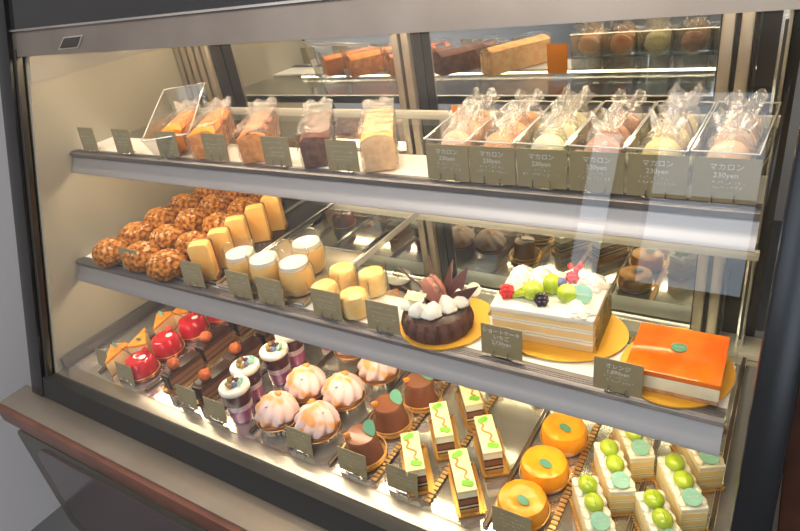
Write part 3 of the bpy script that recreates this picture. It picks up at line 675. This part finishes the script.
b = new(); berry(b, (.026, .014, .070), .009); obj('raspberry', b, 'raspberry', t)
b = new(); blob(b, (.014, .004, .066), (.0075, .0075, .007), 2); obj('blueberry', b, 'blueberry', t)
for x, y, z in ((.022, .020, .083), (.030, .018, .080), (.034, .024, .083)):
    b = new(); blob(b, (x, y, z), (.0042,) * 3, 2); obj('red_currant', b, 'currant', t)
b = new(); tube(b, [(.022, .020, .087), (.026, .020, .090), (.032, .022, .086)], .0006, 5); obj('currant_stem', b, 'twig', t)
def badge(parent, x, y, z, rx_, rz_, r=.0095, m='mint'):
    b = new(); lathe(b, [(0, 0), (r, 0), (r * 1.02, .0006), (r, .0013), (0, .0013)], 28); o = obj('mint_badge', b, m, parent, (x, y, z)); o.rotation_euler = (rx_, 0, rz_)
    b = new(); P_ = [(-r * .6 + r * 1.2 * k / 14, r * .16 * math.sin(k * 1.9) * (1 if k % 3 else .4), .0017) for k in range(15)]
    tube(b, P_, .00025, 4); o2 = obj('script_mark', b, 'paper_white', o); return o
badge(t, .044, -.010, .0615, 1.05, .2, .0125)
b = new(); box(b, (W2 + .003, 0, .024), (.001, 2 * D2 + .002, .047)); box(b, (0, D2 + .003, .024), (2 * W2, .001, .047)); fm = obj('clear_film', b, 'film', t)
b = new(); rnd = random.Random(11)
for k in range(26):
    yy = -D2 + .004 + k * .0034; h_ = rnd.uniform(.020, .042); x_ = W2 + .0042
    tube(b, [(x_, yy, .002), (x_, yy + rnd.uniform(-.002, .003), h_ * .5), (x_, yy + rnd.uniform(-.003, .006), h_)], .0006, 4, taper=.4)
obj('printed_grass', b, 'printed_green', fm)
# orange cheesecake
t = thing('orange_cheesecake', 'rectangular cheesecake with shiny orange glaze and a mint badge', 'cheesecake', (-.078, .613, BZ), .02)
b = new(); box(b, (0, 0, .003), (.096, .090, .006), bev=.001); obj('biscuit_base', b, 'biscuit', t)
b = new(); box(b, (0, 0, .0145), (.097, .091, .017), bev=.001); obj('cheese_layer', b, 'cheese', t)
b = new(); box(b, (0, 0, .0263), (.098, .092, .0066), bev=.0012); obj('orange_glaze', b, 'orange_glaze', t)
badge(t, .0, .006, .030, 0, .1, .0085, 'mint_dark')
SGN = [(-1.035, 'small olive price sign in front of the middle row of cream puffs', 0), (-.857, 'small olive price sign between the cream puffs and the yellow slices', 0), (-.742, 'olive price sign in front of the leftmost glass puddings', 0),
       (-.672, 'olive price sign in front of the front glass pudding', 0), (-.556, 'olive price sign in front of the yellow souffle cakes', 0), (-.455, 'olive price sign left of the chocolate cake', 0)]
for x, l, _ in SGN: sign(l, x, .561, Mz + .0006, 0, .055, .045, -.10, None, 'price signs on the lower shelf')
sign('olive price sign with wire feet between the chocolate cake and the shortcake', -.277, .566, Mz + .0006, .0, .056, .043, -.12, ['ショートケーキ', 'いちご', '2,730yen'], 'price signs on the lower shelf')
sign('olive price sign in front of the orange cheesecake', -.130, .552, Mz + .0006, 0, .054, .041, -.12, ['オレンジ', '1,890yen'], 'price signs on the lower shelf')

# ------------------------------------------------------------------ deck: dividers
for x, gold in ((-1.125, 0), (-1.055, 0), (-.975, 0), (-.882, 0), (-.790, 0), (-.698, 0), (-.612, 0), (-.528, 0), (-.447, 1), (-.357, 1), (-.270, 0), (-.190, 1), (-.105, 0), (-.018, 0)):
    t = thing('tray_divider', '%s %d cm from the left end of the deck' % ('gold lace divider strip' if gold else 'thin dark divider strip', round((x + 1.22) * 100)), 'divider', (x, .70, Dz), 0, 'divider strips on the deck')
    b = new(); box(b, (0, 0, .002), (.006, .48, .004), bev=.0008); obj('strip', b, 'divider_brown', t)
    b = new()
    if gold:
        for k in range(64): box(b, (0, -.236 + k * .0075, .0046), (.0085, .0045, .0012))
        obj('lace_edge', b, 'gold_lace', t)
    else:
        for s in (-1, 1): tube(b, [(s * .003, -.239, .0045), (s * .003, .239, .0045)], .0006, 5)
        obj('bright_edge', b, 'chrome', t)
# ------------------------------------------------------------------ deck: small cakes
def pleat(n, amp): return lambda a, r, z: (r * (1 + amp * math.cos(n * a)), z)
def cup(parent, r, h_, m='cup_clear', edge='gold'):
    b = new(); lathe(b, [(0, .0006), (r * .84, .0006), (r * 1.03, h_)], 120, fn=pleat(30, .02)); obj('pleated_cup', b, m, parent)
    b = new(); lathe(b, [(r * 1.02, h_ - .0006), (r * 1.06, h_ - .0006), (r * 1.07, h_ + .0006), (r * 1.02, h_ + .0006), (r * 1.02, h_ - .0006)], 60); obj('gold_rim', b, edge, parent)
def first(builder, spots, labels, z=Dz, rzs=None, sc=1):
    pr = None
    for k, (x, y) in enumerate(spots):
        rz = rzs[k] if rzs else 0
        if pr is None: pr = builder(); pr.location = (x, y, z); pr.rotation_euler = (0, 0, rz); pr['label'] = labels[k]; pr.scale = (sc, sc, sc)
        else: dup(pr, labels[k], (x, y, z), rz, sc)
def tartlet():
    t = thing('meringue_tartlet', '', 'tartlet', (0, 0, 0), 0, 'meringue tartlets on the deck'); cup(t, .0295, .018)
    b = new(); lathe(b, [(0, .012), (.0265, .012), (.0285, .0195), (.0275, .0215), (.0, .0215)], 40, fn=pleat(20, .008)); obj('tart_shell', b, 'tart_shell', t)
    prof = [(0, .021), (.0255, .021), (.0285, .025), (.0290, .030), (.0270, .036), (.0235, .042), (.0180, .048), (.0115, .053), (.005, .0565), (0, .0575)]
    b = new(); lathe(b, prof, 110, fn=lambda a, r, z: (r * (1 + (.13 * (abs(math.cos(4.5 * (a - z * 22))) ** .8 - .5) * 1.5 if .022 < z < .056 else 0)), z)); obj('meringue_swirl', b, 'meringue', t)
    b = new(); blob(b, (.005, .007, .055), (.006, .005, .004), 2, .2, 2); obj('apricot_piece', b, 'apricot', t)
    b = new(); rnd = random.Random(5)
    for k in range(9):
        a = rnd.uniform(3.3, 5.3); z = rnd.uniform(.032, .050); r = .0295 - (z - .03) * .68; blob(b, (r * math.cos(a), r * math.sin(a), z), (.0013, .0013, .0011), 1)
    obj('berry_crumbs', b, 'raspberry', t); return t
first(tartlet, [(-.660, .497), (-.658, .571), (-.583, .580), (-.580, .504), (-.562, .658), (-.650, .700), (-.565, .745), (-.640, .835), (-.565, .830)],
      ['meringue tartlet at the front, left one of its pair beside a price sign', 'meringue tartlet behind the front left one, next to the layered cups', 'meringue tartlet in the second row, beside the chocolate domes', 'pinkest meringue tartlet at the front, beside the chocolate cake',
       'meringue tartlet in the third row just under the shelf rail', 'meringue tartlet under the shelf, fourth row left', 'meringue tartlet under the shelf, fourth row right', 'meringue tartlet far at the back, left', 'meringue tartlet far at the back, right'],
      rzs=[0, .5, .2, 1.4, .8, 2, 1, 0, .4], sc=1.18)
def choc():
    t = thing('chocolate_dome', '', 'chocolate cake', (0, 0, 0), 0, 'small round chocolate cakes on the deck'); cup(t, .031, .014, 'cup_clear')
    b = new(); lathe(b, [(0, .003), (.0315, .003), (.0315, .005), (0, .005)], 40); obj('gold_disc', b, 'gold', t)
    b = new(); lathe(b, [(0, .0052), (.0275, .0052), (.0262, .012), (.0235, .022), (.0222, .034), (.0222, .041), (.0205, .0445), (0, .0455)], 48); obj('glazed_cake', b, 'choc_milk', t)
    b = new(); P_ = [(.013 * math.cos(2 * PI * k / 20) , .0085 * math.sin(2 * PI * k / 20) * (1 - .35 * math.cos(2 * PI * k / 20))) for k in range(20)]; prism(b, P_, 0, .0012, 'z')
    o = obj('leaf_plaque', b, 'mint_dark', t, (.011, .010, .0505)); o.rotation_euler = (.60, .30, -.5)
    b = new(); blob(b, (-.014, -.012, .048), (.0058, .003, .005), 2, .3, 2, rot=rot('Z', .5)); obj('orange_piece', b, 'apricot', t); return t
first(choc, [(-.486, .497), (-.484, .571), (-.466, .640), (-.480, .730), (-.480, .830)], ['round brown chocolate cake nearest the front behind a price sign', 'round brown chocolate cake in the second row with a mint leaf', 'round brown chocolate cake in the third row under the shelf rail',
      'round brown chocolate cake under the shelf', 'round brown chocolate cake at the very back of the deck'], sc=1.08)
layered('opera_layers', [(.010, (.86, .55, .16)), (.013, (.10, .035, .02)), (.0165, (.88, .78, .52)), (.0195, (.10, .035, .02)), (.0285, (.30, .13, .06)), (.032, (.10, .035, .02)), (.05, (.92, .86, .62))])
def gold_tray(parent, w_, l_, hb=.006, m='gold'):
    b = new(); box(b, (0, 0, .0008), (w_, l_, .0012))
    n = int(l_ / .004)
    for s in (-1, 1):
        box(b, (s * w_ / 2, 0, hb / 2 + .0006), (.0008, l_, hb)); box(b, (0, s * l_ / 2, hb / 2 + .0006), (w_, .0008, hb))
        for k in range(n): box(b, (s * (w_ / 2 + .0014), -l_ / 2 + (k + .5) * l_ / n, hb), (.0028, l_ / n * .6, .0007))
        for k in range(int(w_ / .004)): box(b, (-w_ / 2 + (k + .5) * .004, s * (l_ / 2 + .0014), hb), (.0024, .0028, .0007))
    obj('gold_tray', b, m, parent, flat=True)
def opera():
    t = thing('layered_bar', '', 'cake bar', (0, 0, 0), 0, 'narrow cream topped cake bars'); gold_tray(t, .036, .086)
    b = new(); box(b, (-.002, 0, .0205), (.0265, .074, .038), bev=.0008); obj('layers', b, 'opera_layers', t); t.children[-1].location.z = .0
    b = new(); box(b, (-.002, 0, .0415), (.0272, .0746, .0050), bev=.001); obj('pistachio_top', b, 'pistachio_cream', t)
    b = new(); tube(b, [(-.011 + .016 * k / 20 + .0035 * math.sin(k * .62), .024 - .044 * k / 20, .0440) for k in range(21)], .0017, 6); obj('amber_sauce', b, 'amber_sauce', t)
    for x, y, a in ((-.004, .027, .5), (.001, -.026, -.4)):
        b = new(); P_ = [(.0085 * math.cos(2 * PI * k / 18), .0062 * math.sin(2 * PI * k / 18) * (1 + .25 * math.cos(4 * PI * k / 18))) for k in range(18)]
        prism(b, P_, 0, .001, 'z'); o = obj('green_leaf', b, 'leaf_lime', t, (x, y, .0446)); o.rotation_euler.z = a
    return t
OR = .66
first(opera, [(-.398, .505), (-.390, .578), (-.380, .655), (-.317, .503), (-.313, .578), (-.395, .76), (-.31, .76)],
      ['cream topped layered bar at the front of its left column', 'cream topped layered bar second in its left column', 'cream topped layered bar third in its left column under the shelf rail', 'cream topped layered bar nearest the viewer in the right column',
       'cream topped layered bar second in the right column', 'cream topped layered bar hidden under the shelf, left column', 'cream topped layered bar hidden under the shelf, right column'], rzs=[OR, OR - .03, OR, OR - .02, OR - .04, OR, OR])
def otart():
    t = thing('orange_tart', '', 'tart', (0, 0, 0), 0, 'round orange tarts'); cup(t, .033, .012, 'cup_amber')
    b = new(); lathe(b, [(0, .003), (.0315, .003), (.0325, .007), (.0325, .026), (.0300, .0325), (.024, .0350), (.014, .0345), (.008, .0325), (0, .032)], 56)
    for v in b.verts:
        if v.co.z > .03: v.co.z += .0012 * noise.noise(v.co * 150)
    obj('tart_body', b, 'orange_tart', t)
    b = new(); P_ = [(.0095 * math.cos(2 * PI * k / 24), .0058 * math.sin(2 * PI * k / 24)) for k in range(24)]; prism(b, P_, 0, .0012, 'z')
    o = obj('leaf_plaque', b, 'mint_dark', t, (.004, -.006, .0355)); o.rotation_euler = (.08, .0, -.4); return t
first(otart, [(-.232, .500), (-.227, .569), (-.224, .643), (-.226, .79), (-.230, .875)], ['round orange tart nearest the front edge', 'round orange tart second from the front', 'round orange tart third from the front under the shelf rail', 'round orange tart under the shelf', 'round orange tart at the back of the deck'])
layered('grape_layers', [(.004, (.93, .86, .62)), (.0105, (.90, .68, .26)), (.0125, (.93, .87, .66)), (.0135, (.42, .50, .14)), (.016, (.93, .87, .66)), (.024, (.90, .68, .26)), (.026, (.93, .87, .66)), (.027, (.42, .50, .14)), (.029, (.93, .87, .66)), (.037, (.90, .68, .26)), (.05, (.94, .88, .70))])
def gbar():
    t = thing('grape_shortcake', '', 'cake bar', (0, 0, 0), 0, 'grape topped shortcake bars'); gold_tray(t, .034, .088, .004)
    b = new(); box(b, (0, 0, .0205), (.031, .084, .038), bev=.001); obj('layered_sponge', b, 'grape_layers', t)
    b = new(); box(b, (0, 0, .042), (.0325, .0855, .006), bev=.002)
    for k in range(5):
        for s in (-1, 1): blob(b, (s * .012, -.032 + k * .0165, .0455), (.0055, .0075, .0035), 2, .15, 2, k)
    obj('top_cream', b, 'cream', t)
    for y, sx in ((.024, .0118), (-.004, .0115)):
        b = new(); blob(b, (0, y, .052), (sx, .0150, .0100), 3, rot=rot('X', -.25)); g = obj('grape', b, 'grape', t)
        b = new(); blob(b, (0, y - .001, .0545), (.0018, .0132, .0082), 2, rot=rot('X', -.25)); obj('seam', b, 'grape_seam', g)
    badge(t, 0, -.031, .0515, .30, 0, .0112); return t
GR = .55
first(gbar, [(-.146, .518), (-.139, .588), (-.130, .652), (-.069, .528), (-.058, .596), (-.050, .670), (-.145, .78), (-.062, .78)],
      ['grape topped shortcake bar nearest the front in the left column', 'grape topped shortcake bar second in the left column', 'grape topped shortcake bar third in the left column under the rail', 'grape topped shortcake bar nearest the front in the right column',
       'grape topped shortcake bar second in the right column', 'grape topped shortcake bar third in the right column by the steel pillar', 'grape topped shortcake bar under the shelf, left column', 'grape topped shortcake bar under the shelf, right column'],
      rzs=[GR, GR - .03, GR - .02, GR, GR - .02, GR, GR, GR])
def verrine():
    t = thing('layered_verrine', '', 'dessert cup', (0, 0, 0), 0, 'layered berry dessert cups')
    def cyl(name, z0, z1, m, r0, r1):
        b = new(); lathe(b, [(0, z0), (r0, z0), (r1, z1), (0, z1)], 40); obj(name, b, m, t)
    cyl('purple_jelly', .002, .024, 'jelly_purple', .0180, .0192); cyl('pink_cream', .0242, .034, 'pink_cream', .0193, .0198); cyl('dark_jelly', .0342, .056, 'jelly_dark', .0199, .0214)
    b = new(); lathe(b, [(0, .0562), (.0222, .0562), (.0245, .0590), (.0245, .0640), (.0225, .0665), (.012, .0660), (0, .0655)], 40); obj('white_cream', b, 'cream_white', t)
    b = new(); lathe(b, [(0, 0), (.0190, 0), (.0200, .002), (.0235, .060)], 48); obj('clear_cup', b, 'cup_glass', t)
    rnd = random.Random(2)
    for k, (x, y, m) in enumerate(((-.006, -.006, 'olive_berry'), (.002, -.009, 'olive_berry'), (.006, -.003, 'blueberry'), (-.009, .002, 'olive_berry'), (-.003, .003, 'dark_berry'), (.001, .008, 'dark_berry'), (-.004, -.001, 'olive_berry'))):
        b = new(); blob(b, (x, y, .070 + (.0055 if k in (4, 6) else 0)), (.0044,) * 3, 2); obj('berry', b, m, t)
    badge(t, .0115, .006, .071, .6, -.5, .0072); return t
first(verrine, [(-.738, .488), (-.760, .536), (-.741, .592), (-.752, .646), (-.655, .775), (-.745, .74), (-.74, .84), (-.655, .89)],
      ['berry topped dessert cup nearest the front', 'berry topped dessert cup second from the front', 'berry topped dessert cup third from the front', 'berry topped dessert cup fourth from the front cut by the shelf rail', 'berry topped dessert cup standing apart behind the tartlets, under the shelf',
       'berry topped dessert cup fifth in its column under the shelf', 'berry topped dessert cup at the back of its column', 'berry topped dessert cup at the back behind the tartlets'], rzs=[0, .4, -.3, .2, 1, 0, 1, 2], sc=1.08)
layered('choc_layers', [(.006, (.55, .33, .15)), (.010, (.16, .06, .03)), (.018, (.33, .16, .08)), (.020, (.08, .03, .02)), (.030, (.28, .12, .06)), (.05, (.09, .035, .02))], rough=.4)
def cbar():
    t = thing('chocolate_bar_cake', '', 'cake bar', (0, 0, 0), 0, 'dark chocolate cake bars'); gold_tray(t, .036, .086, .003, 'gold_lace')
    b = new(); box(b, (0, 0, .0195), (.026, .076, .036), bev=.001); obj('layers', b, 'choc_layers', t)
    b = new(); box(b, (0, .002, .0385), (.0268, .073, .003), bev=.001); obj('glaze', b, 'choc_dark', t)
    b = new(); box(b, (0, -.038, .022), (.022, .005, .030), bev=.0008); obj('chocolate_plaque', b, 'choc_black', t)
    b = new(); blob(b, (.003, -.016, .0500), (.0118,) * 3, 3, .05, 4); obj('truffle_ball', b, 'truffle', t); return t
first(cbar, [(-.926, .520), (-.838, .520), (-.932, .608), (-.842, .602), (-.930, .70), (-.842, .69), (-.842, .79)], ['chocolate cake bar with truffle ball at the front left, beside the red cakes', 'chocolate cake bar with truffle ball at the front, beside the dessert cups',
      'chocolate cake bar behind the front left one', 'chocolate cake bar behind the front right one', 'chocolate cake bar under the shelf, left column', 'chocolate cake bar under the shelf, right column', 'chocolate cake bar far back in the right column'], rzs=[-.05, -.05, 0, -.05, 0, 0, 0])
def dome():
    t = thing('red_cake', '', 'small cake', (0, 0, 0), 0, 'glossy red cakes'); cup(t, .030, .010, 'cup_clear')
    b = new(); lathe(b, [(0, .002), (.0285, .002), (.0295, .006), (.0285, .022), (.0265, .033), (.0225, .0385), (.015, .040), (.006, .0375), (0, .0365)], 48); obj('glazed_body', b, 'red_glaze', t)
    b = new()
    for k in range(7): a = 2 * PI * k / 7; blob(b, (.012 + .0042 * math.cos(a), .002 + .0042 * math.sin(a), .0418), (.0030, .0030, .0014), 1)
    blob(b, (.012, .002, .0422), (.003, .003, .0016), 1); obj('white_flower', b, 'white_flower', t)
    b = new(); tube(b, [(-.006, -.004, .037), (-.014, -.002, .044), (-.024, -.004, .050), (-.034, -.006, .055)], .0009, 6); obj('stem', b, 'twig', t)
    b = new(); berry(b, (.004, .016, .045), .0065, 4); obj('raspberry', b, 'raspberry', t); return t
first(dome, [(-1.026, .497), (-1.033, .567), (-1.031, .636), (-1.023, .706), (-1.02, .80)], ['glossy red cake with white flower nearest the front', 'glossy red cake with white flower second from the front', 'glossy red cake with white flower third from the front', 'glossy red cake fourth from the front under the rail', 'glossy red cake at the back'], rzs=[0, .3, .2, 0, 0], sc=1.06)
def wedge():
    t = thing('cake_wedge', '', 'cake wedge', (0, 0, 0), 0, 'orange topped cake wedges')
    P_ = [(0, -.036), (.021, .030), (.012, .034), (-.012, .034), (-.021, .030)]
    b = new(); prism(b, P_, .0012, .033, 'z', bev=.0008); obj('sponge', b, 'wedge_side', t)
    b = new(); prism(b, [(x * 1.02, y * 1.02) for x, y in P_], .0332, .0385, 'z', bev=.001); obj('orange_top', b, 'wedge_top', t)
    b = new(); prism(b, [(x * 1.12, y * 1.12) for x, y in P_], 0, .001, 'z'); obj('foil', b, 'gold', t)
    b = new(); P2 = [(.0085 * math.cos(2 * PI * k / 18), .005 * math.sin(2 * PI * k / 18)) for k in range(18)]; prism(b, P2, 0, .001, 'z'); o = obj('leaf_plaque', b, 'mint', t, (-.004, .020, .0435)); o.rotation_euler = (1.1, .5, -.6); return t
first(wedge, [(-1.102, .492), (-1.094, .553), (-1.104, .612), (-1.100, .676), (-1.098, .75)], ['orange topped cake wedge nearest the front', 'orange topped cake wedge second from the front', 'orange topped cake wedge third from the front', 'orange topped cake wedge fourth from the front', 'orange topped cake wedge at the back of its row'], rzs=[.5, -2.5, .5, -2.6, .5], sc=.95)
DS = [(-1.128, .476, 'small price sign at the left end of the deck'), (-1.035, .462, 'small price sign in front of the red cakes'), (-.853, .462, 'price sign in front of the left chocolate cake bars'), (-.775, .458, 'price sign in front of the berry dessert cups'),
      (-.588, .462, 'price sign in front of the meringue tartlets'), (-.483, .460, 'price sign in front of the round chocolate cakes'), (-.397, .462, 'price sign in front of the cream topped bars'), (-.232, .459, 'price sign in front of the orange tarts, at the photo edge')]
for x, y, l in DS: sign('olive ' + l, x, y, Dz + .0008, 0, .052 if x > -1.1 else .040, .040, -.16, None, 'price signs on the deck')

# ------------------------------------------------------------------ lower the whole place so that its floor is at zero
for o in COL.objects:
    if o.parent is None: o.location.z -= FLOOR
